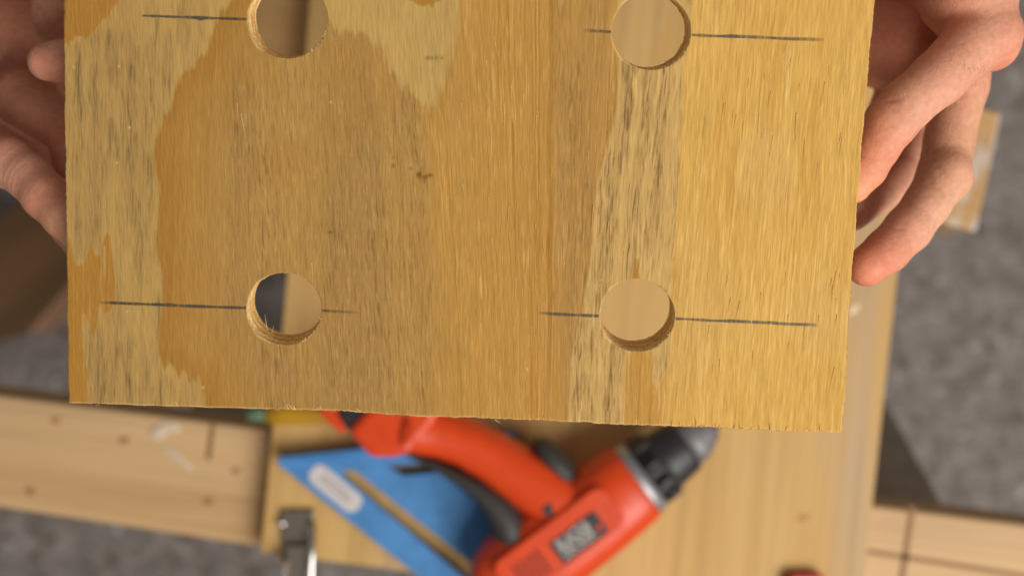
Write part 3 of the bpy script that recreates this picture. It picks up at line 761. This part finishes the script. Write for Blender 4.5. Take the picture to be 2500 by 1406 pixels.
# pencil lines
m_pen = bpy.data.materials.new('graphite'); m_pen.use_nodes = True
nt = m_pen.node_tree; N = nt.nodes; Lk = nt.links; b = N['Principled BSDF']
b.inputs['Base Color'].default_value = L4(72, 68, 56); b.inputs['Roughness'].default_value = .55
tc = N.new('ShaderNodeTexCoord'); mp = N.new('ShaderNodeMapping'); mp.inputs['Scale'].default_value = (1, .25, 1); Lk.new(tc.outputs['Object'], mp.inputs['Vector'])
n = N.new('ShaderNodeTexNoise'); n.inputs['Scale'].default_value = 1100; n.inputs['Detail'].default_value = 3; Lk.new(mp.outputs[0], n.inputs['Vector'])
r = N.new('ShaderNodeMapRange'); r.inputs[1].default_value = .34; r.inputs[2].default_value = .56; r.inputs[3].default_value = .5; r.inputs[4].default_value = .92
Lk.new(n.outputs[0], r.inputs[0])
fa = N.new('ShaderNodeAttribute'); fa.attribute_name = 'pressure'; pm = N.new('ShaderNodeMath'); pm.operation = 'MULTIPLY'
Lk.new(r.outputs[0], pm.inputs[0]); Lk.new(fa.outputs['Fac'], pm.inputs[1]); Lk.new(pm.outputs[0], b.inputs['Alpha'])
def pencil(x0, y0, x1, y1, w, blots=(), fade=(.1, .1), side=1):
    n = int(abs(x1 - x0) / 2.5) + 2; t = np.linspace(0, 1, n)
    x = x0 + (x1 - x0) * t; y = y0 + (y1 - y0) * t + 1.6 * (vn(x / 60, x * 0, 81) - .5)
    hw = w / 2 * (.78 + .45 * vn(x / 22, x * 0, 82))
    pr = np.minimum(1, .12 + np.minimum(t / fade[0], (1 - t) / fade[1])) * (.62 + .38 * vn(x / 30, x * 0, 83))
    ex = np.zeros(n)
    for bx, bw, bl in blots: ex = ex + bw * np.exp(-((x - bx) / bl) ** 2)
    rows, att = [], []
    for s in (-1, -.6, 0, .6, 1):
        e_ = ex * (1 if s * side > 0 else .15) * abs(s)
        xx, yy = x, y + s * hw + e_ * s; _, z_ = wood(xx, yy); u, v = uv(xx, yy); rows.append(np.stack([u, v, z_ + .00006], 1))
        att.append(pr * (.35 if abs(s) == 1 else 1))
    ids = np.arange(5 * n).reshape(5, n)
    qd = np.stack([ids[:-1, :-1], ids[1:, :-1], ids[1:, 1:], ids[:-1, 1:]], -1).reshape(-1, 4)
    m_ = np_mesh('pencil_line', np.concatenate(rows), qd)
    a = m_.attributes.new('pressure', 'FLOAT', 'POINT'); a.data.foreach_set('value', np.concatenate(att).astype(np.float32))
    lput('pencil_line', m_, m_pen)
pencil(345, 39, 604, 48, 6.5, ((490, 4, 10),), (.03, .02))
pencil(1424, 74, 1493, 79, 8, (), (.9, .05)); pencil(1688, 86, 2012, 98, 8, (), (.01, .25))
pencil(240, 738, 602, 752, 7, ((384, 1.5, 12), (412, 2, 16)), (.10, .01), -1)
pencil(786, 759, 876, 763, 7.5, (), (.03, 1.1)); pencil(1314, 764, 1464, 771, 7.5, (), (.25, .03)); pencil(1648, 778, 1998, 794, 7.5, ((1888, 2.0, 16),), (.01, .12), -1)

# frayed fibres along the sawn edge and the hole rims
rng = random.Random(5)
fv, ff = [], []
def fibre(x, y, ang, ln, lift, w=.00013, curl=0.0):
    u, v = uv(x, y); u, v = float(u), float(v)
    n = 4; k0 = len(fv); a = ang
    for i in range(n):
        t = i / (n - 1); r_ = w * (1 - .75 * t)
        d = (math.cos(a), math.sin(a)); s = (-d[1], d[0])
        h = .00003 + lift * t
        fv.extend([(u + s[0] * r_, v + s[1] * r_, h), (u - s[0] * r_, v - s[1] * r_, h), (u, v, h + r_ * 1.4)])
        a += curl / n; u += d[0] * ln / (n - 1); v += d[1] * ln / (n - 1)
    for i in range(n - 1):
        p, q_ = k0 + 3 * i, k0 + 3 * i + 3
        for e in range(3): ff.append((p + e, p + (e + 1) % 3, q_ + (e + 1) % 3, q_ + e))
for k in range(95):
    x = rng.uniform(560, 2050) if rng.random() < .88 else rng.uniform(180, 560)
    y = float(Bedge(np.array([x]))[0]) - rng.uniform(0, 3)
    up = rng.random() < .6
    a = math.pi / 2 + rng.gauss(0, .35) if up else rng.choice((0, math.pi)) + rng.gauss(-.1, .3)
    fibre(x, y, a, rng.uniform(.0006, .0026) * (1 if up else .9), rng.uniform(0, .0005), rng.uniform(.00008, .00017), rng.gauss(0, .8))
for (x, y, a, ln) in ((716, 1000, 2.1, .0032), (722, 1000, 2.0, .0028), (704, 999, 1.8, .0022), (880, 1006, 2.2, .0024), (872, 1005, 2.6, .002), (1208, 1024, -.5, .0022), (1640, 1040, 1.5, .0022), (2000, 1052, 1.5, .003), (1700, 1042, 1.6, .004), (1880, 1050, 1.55, .0028)):
    fibre(x, y, a, ln, .0006, .00020, .3)
for hi, (cx, cy, rx, ry) in enumerate(HOLES):
    for k in range((26, 12, 22, 12)[hi]):
        t = rng.gauss((.75, .6, .9, .9)[hi], .38); x, y = cx + rx * math.cos(t) * 1.005, cy + ry * math.sin(t) * 1.005
        a = rng.choice((math.pi / 2, -math.pi / 2, -t, -t)) + rng.gauss(0, .5)
        fibre(x, y, a, rng.uniform(.0003, .0009), rng.uniform(0, .0004), rng.uniform(.00008, .00018), rng.gauss(0, 1))
for (x, y, a, ln, l) in ((652, 806, 1.85, .0046, -.004), (664, 812, 1.5, .0015, -.003)):
    fibre(x, y, a, ln, l, .00018, .1)
# loose torn fibres lying on the face
for k in range(190):
    zone = rng.random()
    x, y = (rng.uniform(1120, 1330), rng.uniform(20, 930)) if zone < .35 else ((rng.uniform(1430, 1660), rng.uniform(160, 940)) if zone < .6 else (rng.uniform(1680, 2060), rng.uniform(20, 950)))
    if zone > .96: x, y = rng.uniform(560, 1000), rng.uniform(200, 900)
    if any(((x - h[0]) / h[2]) ** 2 + ((y - h[1]) / h[3]) ** 2 < 1.35 for h in HOLES): continue
    sl = float(lerp(x, WSH))
    fibre(x, y, -math.pi / 2 - sl + rng.gauss(0, .06), rng.uniform(.002, .009), rng.uniform(.00004, .00014), rng.uniform(.00006, .00012), rng.gauss(0, .12))
m_fib = mat('raw_fibre', L4(240, 196, 128), .6)
fb = lput('frayed_fibres', mesh('frayed_fibres', fv, ff), m_fib); fb['kind'] = 'stuff'

# ================================================================== hands
def hp3(px, py, dw):
    """pixel and millimetres behind the board's top face -> world"""
    d = bdepth(py) + dw * .001
    x, y = ray(px, py); return np.array((x * d, y * d, H - d))
def smin(a, b_, k):
    h_ = np.clip(.5 + .5 * (b_ - a) / k, 0, 1)
    return b_ * (1 - h_) + a * h_ - k * h_ * (1 - h_)
def surface_nets(f, org, h_):
    ins = f < 0
    nx, ny, nz = f.shape
    cs = [ins[i:nx - 1 + i, j:ny - 1 + j, k:nz - 1 + k] for i in (0, 1) for j in (0, 1) for k in (0, 1)]
    cnt = sum(c_.astype(np.int8) for c_ in cs)
    act = (cnt > 0) & (cnt < 8)
    I, J, K = np.where(act)
    corners = [(i, j, k) for i in (0, 1) for j in (0, 1) for k in (0, 1)]
    vals = [f[I + i, J + j, K + k] for i, j, k in corners]
    acc = np.zeros((len(I), 3)); num = np.zeros(len(I))
    for a in range(8):
        for b_ in range(a + 1, 8):
            da = np.array(corners[b_]) - np.array(corners[a])
            if np.abs(da).sum() != 1: continue
            va, vb = vals[a], vals[b_]; x_ = (va < 0) != (vb < 0)
            t = np.where(x_, va / np.where(va == vb, 1, va - vb), 0)
            acc += np.where(x_[:, None], np.array(corners[a])[None] + t[:, None] * da[None], 0); num += x_
    P = org + (np.stack([I, J, K], 1) + acc / num[:, None]) * h_
    vid = -np.ones(act.shape, np.int64); vid[I, J, K] = np.arange(len(I))
    fs = []
    for ax_ in range(3):
        sl0 = [slice(1, -1)] * 3; sl1 = [slice(1, -1)] * 3
        sl0[ax_] = slice(0, -1); sl1[ax_] = slice(1, None)
        a, b_ = ins[tuple(sl0)], ins[tuple(sl1)]
        X = np.stack(np.where(a != b_), 1)
        fl_ = a[tuple(X.T)]
        off_ = np.array([1, 1, 1]); off_[ax_] = 0; X = X + off_
        o1, o2 = [(1, 2), (2, 0), (0, 1)][ax_]
        e1 = np.zeros(3, int); e1[o1] = 1; e2 = np.zeros(3, int); e2[o2] = 1
        Q = np.stack([vid[tuple((X - e1 - e2).T)], vid[tuple((X - e2).T)], vid[tuple(X.T)], vid[tuple((X - e1).T)]], 1)
        Q[~fl_] = Q[~fl_][:, ::-1]; fs.append(Q)
    return P, np.concatenate(fs)
def chain_sdf(G, pts):
    best = None; k = 0.0018
    P = [(hp3(*p[:3]), p[3] * .001) for p in pts]
    for (a, ra), (b_, rb) in zip(P[:-1], P[1:]):
        ab = b_ - a; L2 = (ab ** 2).sum()
        t = np.clip(((G - a) @ ab) / L2, 0, 1)
        d = np.linalg.norm(G - a - t[..., None] * ab, axis=-1) - (ra + (rb - ra) * t)
        best = d if best is None else smin(best, d, k)
    return best
def hand(name, chains, label, hres=.00068, tints=(), creases=(), knuckles=()):
    allp = np.array([hp3(*p[:3]) for _, pts in chains for p in pts]); rr = max(p[3] for _, pts in chains for p in pts) * .001
    lo, hi = allp.min(0) - rr - .004, allp.max(0) + rr + .004
    n = np.ceil((hi - lo) / hres).astype(int) + 1
    xs = [lo[i] + np.arange(n[i]) * hres for i in range(3)]
    G = np.stack(np.meshgrid(*xs, indexing='ij'), -1)
    f = np.full(G.shape[:3], .03)
    def box(pts, r):
        a0 = np.clip(((np.min(pts, 0) - r - lo) / hres).astype(int), 0, n - 1); a1 = np.clip(((np.max(pts, 0) + r - lo) / hres).astype(int) + 2, 1, n)
        return tuple(slice(p, q_) for p, q_ in zip(a0, a1))
    for k, pts in chains:
        sl = box(np.array([hp3(*p[:3]) for p in pts]), max(p[3] for p in pts) * .001 + .012)
        f[sl] = smin(f[sl], chain_sdf(G[sl], pts), k)
    # skin folds
    for (a, b_, depth, wid) in creases:
        A, B = hp3(*a), hp3(*b_); ab = B - A
        sl = box(np.array((A, B)), wid * .003)
        t = np.clip(((G[sl] - A) @ ab) / (ab @ ab), 0, 1)
        d = np.linalg.norm(G[sl] - A - t[..., None] * ab, axis=-1)
        f[sl] += depth * .001 * np.exp(-(d / (wid * .001)) ** 2)
    # knuckle wrinkles: fine rings round the joints
    for (a, b_, rad, amp) in knuckles:
        A, B = hp3(*a), hp3(*b_); dr_ = (B - A) / np.linalg.norm(B - A); M_ = (A + B) / 2
        sl = box(M_[None], rad * .0022)
        D = G[sl] - M_; s_ = D @ dr_; rr_ = np.linalg.norm(D, axis=-1)
        wv = vn(G[sl][..., 0] / .004 + G[sl][..., 2] / .005, G[sl][..., 1] / .004, 95)
        f[sl] += amp * .001 * (.5 + .5 * np.cos(s_ / .0021 * 2 * math.pi + 5 * wv)) ** 2 * np.exp(-(rr_ / (rad * .001)) ** 2) * (.4 + .9 * vn(G[sl][..., 2] / .006 + G[sl][..., 0] / .006, G[sl][..., 1] / .006, 96))
    P, Q = surface_nets(f, lo, hres)
    m_ = np_mesh(name, P, Q)
    # colour: warm skin, redder pads and knuckles
    base = np.array((220, 164, 134.)); c = np.tile(base, (len(P), 1))
    q1 = vn(P[:, 0] / .011 + P[:, 2] / .017, P[:, 1] / .013, 90); q2 = vn(P[:, 0] / .004, P[:, 1] / .004 + P[:, 2] / .005, 91)
    c += ((q1 - .5) * 16)[:, None] * np.array((.6, 1, 1)) + ((q2 - .5) * 9)[:, None]
    for (px, py, dw, rad, col, w) in tints:
        k = w * np.exp(-(np.linalg.norm(P - hp3(px, py, dw), axis=1) / (rad * .001)) ** 2)
        c = c * (1 - k[:, None]) + np.array(col, float) * k[:, None]
    c4 = np.concatenate([lin(np.clip(c, 0, 255)), np.ones((len(c), 1))], 1).astype(np.float32)
    a = m_.attributes.new('skin_colour', 'FLOAT_COLOR', 'POINT'); a.data.foreach_set('color', c4.ravel())
    o = put(name, m_, m_skin)
    tag(o, label, 'hand', 'hands holding the board')
    return o
m_skin = attr_mat('skin', 'skin_colour', .58, .28, 420, .10, .0, sss=.05)
nt = m_skin.node_tree; N = nt.nodes; Lk = nt.links; b = N['Principled BSDF']; tc = N.new('ShaderNodeTexCoord')
v1 = N.new('ShaderNodeTexVoronoi'); v1.feature = 'DISTANCE_TO_EDGE'; v1.inputs['Scale'].default_value = 900
v2 = N.new('ShaderNodeTexNoise'); v2.inputs['Scale'].default_value = 330; v2.inputs['Detail'].default_value = 6; v2.inputs['Distortion'].default_value = 1.2
for v_ in (v1, v2): Lk.new(tc.outputs['Object'], v_.inputs['Vector'])
sm = N.new('ShaderNodeMath'); sm.operation = 'MULTIPLY_ADD'; Lk.new(v1.outputs[0], sm.inputs[0]); sm.inputs[1].default_value = .5; Lk.new(v2.outputs[0], sm.inputs[2])
bq = N.new('ShaderNodeBump'); bq.inputs['Strength'].default_value = .42; bq.inputs['Distance'].default_value = .0005
Lk.new(sm.outputs[0], bq.inputs['Height']); Lk.new(bq.outputs[0], b.inputs['Normal'])
RED = (214, 112, 84); PINK = (222, 150, 124); PAL = (206, 120, 92); TAN = (206, 158, 118)
right = [
    (.006, [(2300, -420, 78, 31), (2300, -200, 66, 30)]),
    (.008, [(2300, -200, 64, 27), (2362, -20, 46, 17), (2398, 78, 40, 12.4)]),
    (.008, [(2270, -160, 80, 27), (2215, 60, 90, 20), (2255, 150, 88, 16)]),
    (.006, [(2150, -120, 90, 22), (2110, 40, 100, 20), (2150, 120, 102, 16)]),
    (.003, [(2410, 86, 38, 11.2), (2372, 112, 34, 10.6), (2290, 192, 27, 9.5), (2215, 255, 22, 8.9), (2176, 298, 20, 8.9), (2140, 360, 20, 7.6), (2112, 410, 20, 7.3), (2082, 452, 19, 6.4)]),
    (.002, [(2352, 130, 60, 11.0), (2345, 210, 58, 9.9), (2318, 340, 54, 9.0), (2303, 432, 48, 9.5), (2262, 500, 42, 8.3), (2216, 560, 36, 8.4), (2165, 612, 30, 7.9), (2116, 650, 22, 7.2)]),
    (.002, [(2290, 150, 84, 11), (2262, 330, 90, 9.0), (2226, 420, 88, 8.6), (2135, 480, 68, 7.4), (2080, 520, 54, 7.0)]),
    (.002, [(2220, 160, 100, 10), (2150, 330, 104, 8.5), (2080, 400, 90, 7.5), (2030, 420, 76, 7)]),
    (.003, [(2318, 420, 44, 7.8), (2322, 438, 45, 7.2)]),
    (.003, [(2424, 96, 36, 9.2), (2426, 116, 37, 8.0)]),
    (.004, [(2290, -180, 44, 17), (2210, -230, 14, 13), (2120, -215, -11, 9.5), (2060, -190, -11, 8.2)]),
]
rt = [(2090, 480, 20, 14, (236, 170, 120), .6), (2150, 380, 20, 16, RED, .55), (2300, 180, 24, 20, PINK, .35), (2400, 90, 40, 16, PINK, .5), (2440, 140, 34, 9, (226, 128, 100), .6),
      (2300, 430, 45, 16, TAN, .4), (2120, 660, 22, 17, (222, 112, 84), .6), (2210, 560, 30, 12, PINK, .3), (2150, 120, 70, 40, (190, 104, 76), .4), (2200, 0, 70, 40, (184, 100, 74), .4), (2350, 330, 50, 14, TAN, .35)]
rcz = [((2150, 268, 10), (2190, 262, 10), .28, .8), ((2160, 300, 11), (2205, 318, 13), .28, .8), ((2185, 545, 26), (2232, 590, 30), .28, .8), ((2268, 405, 40), (2330, 412, 40), .25, .8), ((2265, 445, 38), (2335, 462, 42), .25, .8), ((2118, 420, 12), (2150, 440, 15), .25, .8), ((2255, -10, 52), (2290, 55, 52), .9, 2.0), ((2290, 52, 50), (2345, 12, 38), .8, 1.6), ((2160, 250, 16), (2200, 240, 14), .35, 1.0), ((2175, 270, 13), (2215, 330, 14), .3, .8), ((2290, 420, 38), (2345, 428, 42), .25, .9), ((2195, 530, 28), (2240, 575, 30), .25, .8)]
hR = hand('hand', right, 'hand with two crooked fingers visible, gripping the board edge beside the painted beam', tints=rt, creases=rcz,
          knuckles=(((2215, 255, 12), (2140, 360, 12), 9, .15), ((2140, 390, 14), (2105, 430, 14), 6, .10), ((2310, 390, 44), (2285, 470, 42), 10, .15), ((2240, 530, 32), (2190, 590, 30), 8, .12), ((2420, 90, 30), (2350, 130, 28), 11, .10)))
left = [
    (.006, [(-40, -420, 84, 31), (-30, -200, 76, 30)]),
    (.010, [(-30, -200, 92, 28), (-30, 60, 112, 24), (-60, 260, 108, 20)]),
    (.010, [(60, -150, 96, 24), (70, 80, 114, 19), (70, 250, 112, 17)]),
    (.008, [(40, 240, 112, 15), (80, 380, 106, 14), (150, 470, 92, 11)]),
    (.003, [(165, -200, 56, 16), (150, -60, 52, 11.5), (135, 40, 52, 8.2), (128, 80, 54, 5.5)]),
    (.003, [(-190, 325, 60, 11), (-90, 362, 50, 9.8), (22, 398, 38, 9.1), (70, 432, 33, 8.2), (114, 480, 27, 8.3), (160, 530, 22, 7.6), (200, 572, 19, 6.8)]),
    (.002, [(-20, 360, 92, 10.5), (95, 450, 84, 8.5), (178, 556, 66, 8.0), (240, 640, 48, 7.4)]),
    (.002, [(60, 240, 76, 12), (168, 330, 56, 8.0), (190, 430, 48, 8.0), (230, 520, 40, 7)]),
    (.0015, [(300, 130, 30, 8.2), (210, 140, 26, 7.6), (150, 150, 24, 6.9), (116, 152, 24, 6.5)]),
]
lt = [(110, 150, 20, 12, (224, 140, 112), .6), (10, 420, 30, 14, (226, 160, 128), .5), (120, 500, 25, 12, RED, .5), (158, 570, 20, 9, (236, 170, 120), .6), (60, 150, 70, 40, (176, 100, 72), .5), (60, 0, 70, 40, (168, 106, 78), .5), (130, 350, 50, 14, (190, 96, 68), .5)]
lcz = [((0, 340, 28), (105, 372, 28), .5, 1.2), ((0, 195, 62), (110, 240, 68), .35, 1.5), ((20, 80, 62), (90, 110, 66), .35, 1.4), ((55, 395, 26), (45, 440, 28), .25, .9), ((122, 90, 46), (165, 62, 44), .7, 1.2)]
hL = hand('hand', left, 'hand with a fingertip poking out, gripping the board edge beside the timber offcut', tints=lt, creases=lcz,
          knuckles=(((-20, 395, 28), (60, 440, 26), 10, .16), ((95, 470, 22), (140, 520, 20), 8, .12), ((170, 140, 20), (130, 150, 20), 6, .18), ((20, 120, 64), (20, 220, 64), 18, .25)))
# fine hairs on the back of the finger
hv, hf = [], []
m_hair = mat('dark_hair', L4(104, 74, 56), .5)
def hair(x, y, dw, dx, dy, lift):
    a = hp3(x, y, dw); d = hp3(x + dx, y + dy, dw - lift); m = (a + d) / 2 + np.array((.0004, .0006, .0006)); k = len(hv); r_ = .000035
    for p, q_ in ((a, 1), (m, .8), (d, .3)):
        hv.extend([tuple(p + np.array((r_ * q_, 0, 0))), tuple(p + np.array((-r_ * q_, r_ * q_, 0))), tuple(p + np.array((0, -r_ * q_, r_ * q_)))])
    for i in range(2):
        for e in range(3): hf.append((k + 3 * i + e, k + 3 * i + (e + 1) % 3, k + 3 * i + 3 + (e + 1) % 3, k + 3 * i + 3 + e))
for k in range(34):
    x = rng.uniform(2310, 2400); y = 60 + (x - 2310) * .55 + rng.uniform(20, 95)
    hair(x, y, 16.5 + (x - 2310) * .10, rng.uniform(-2, 18), rng.uniform(8, 34), rng.uniform(1, 3))
for k in range(14):
    y = rng.uniform(350, 420); hair(2366 - (y - 350) * .1, y, 48, rng.uniform(2, 10), rng.uniform(4, 22), 1)
hh = put('hair', mesh('hair', hv, hf), m_hair, hR); hh['kind'] = 'stuff'
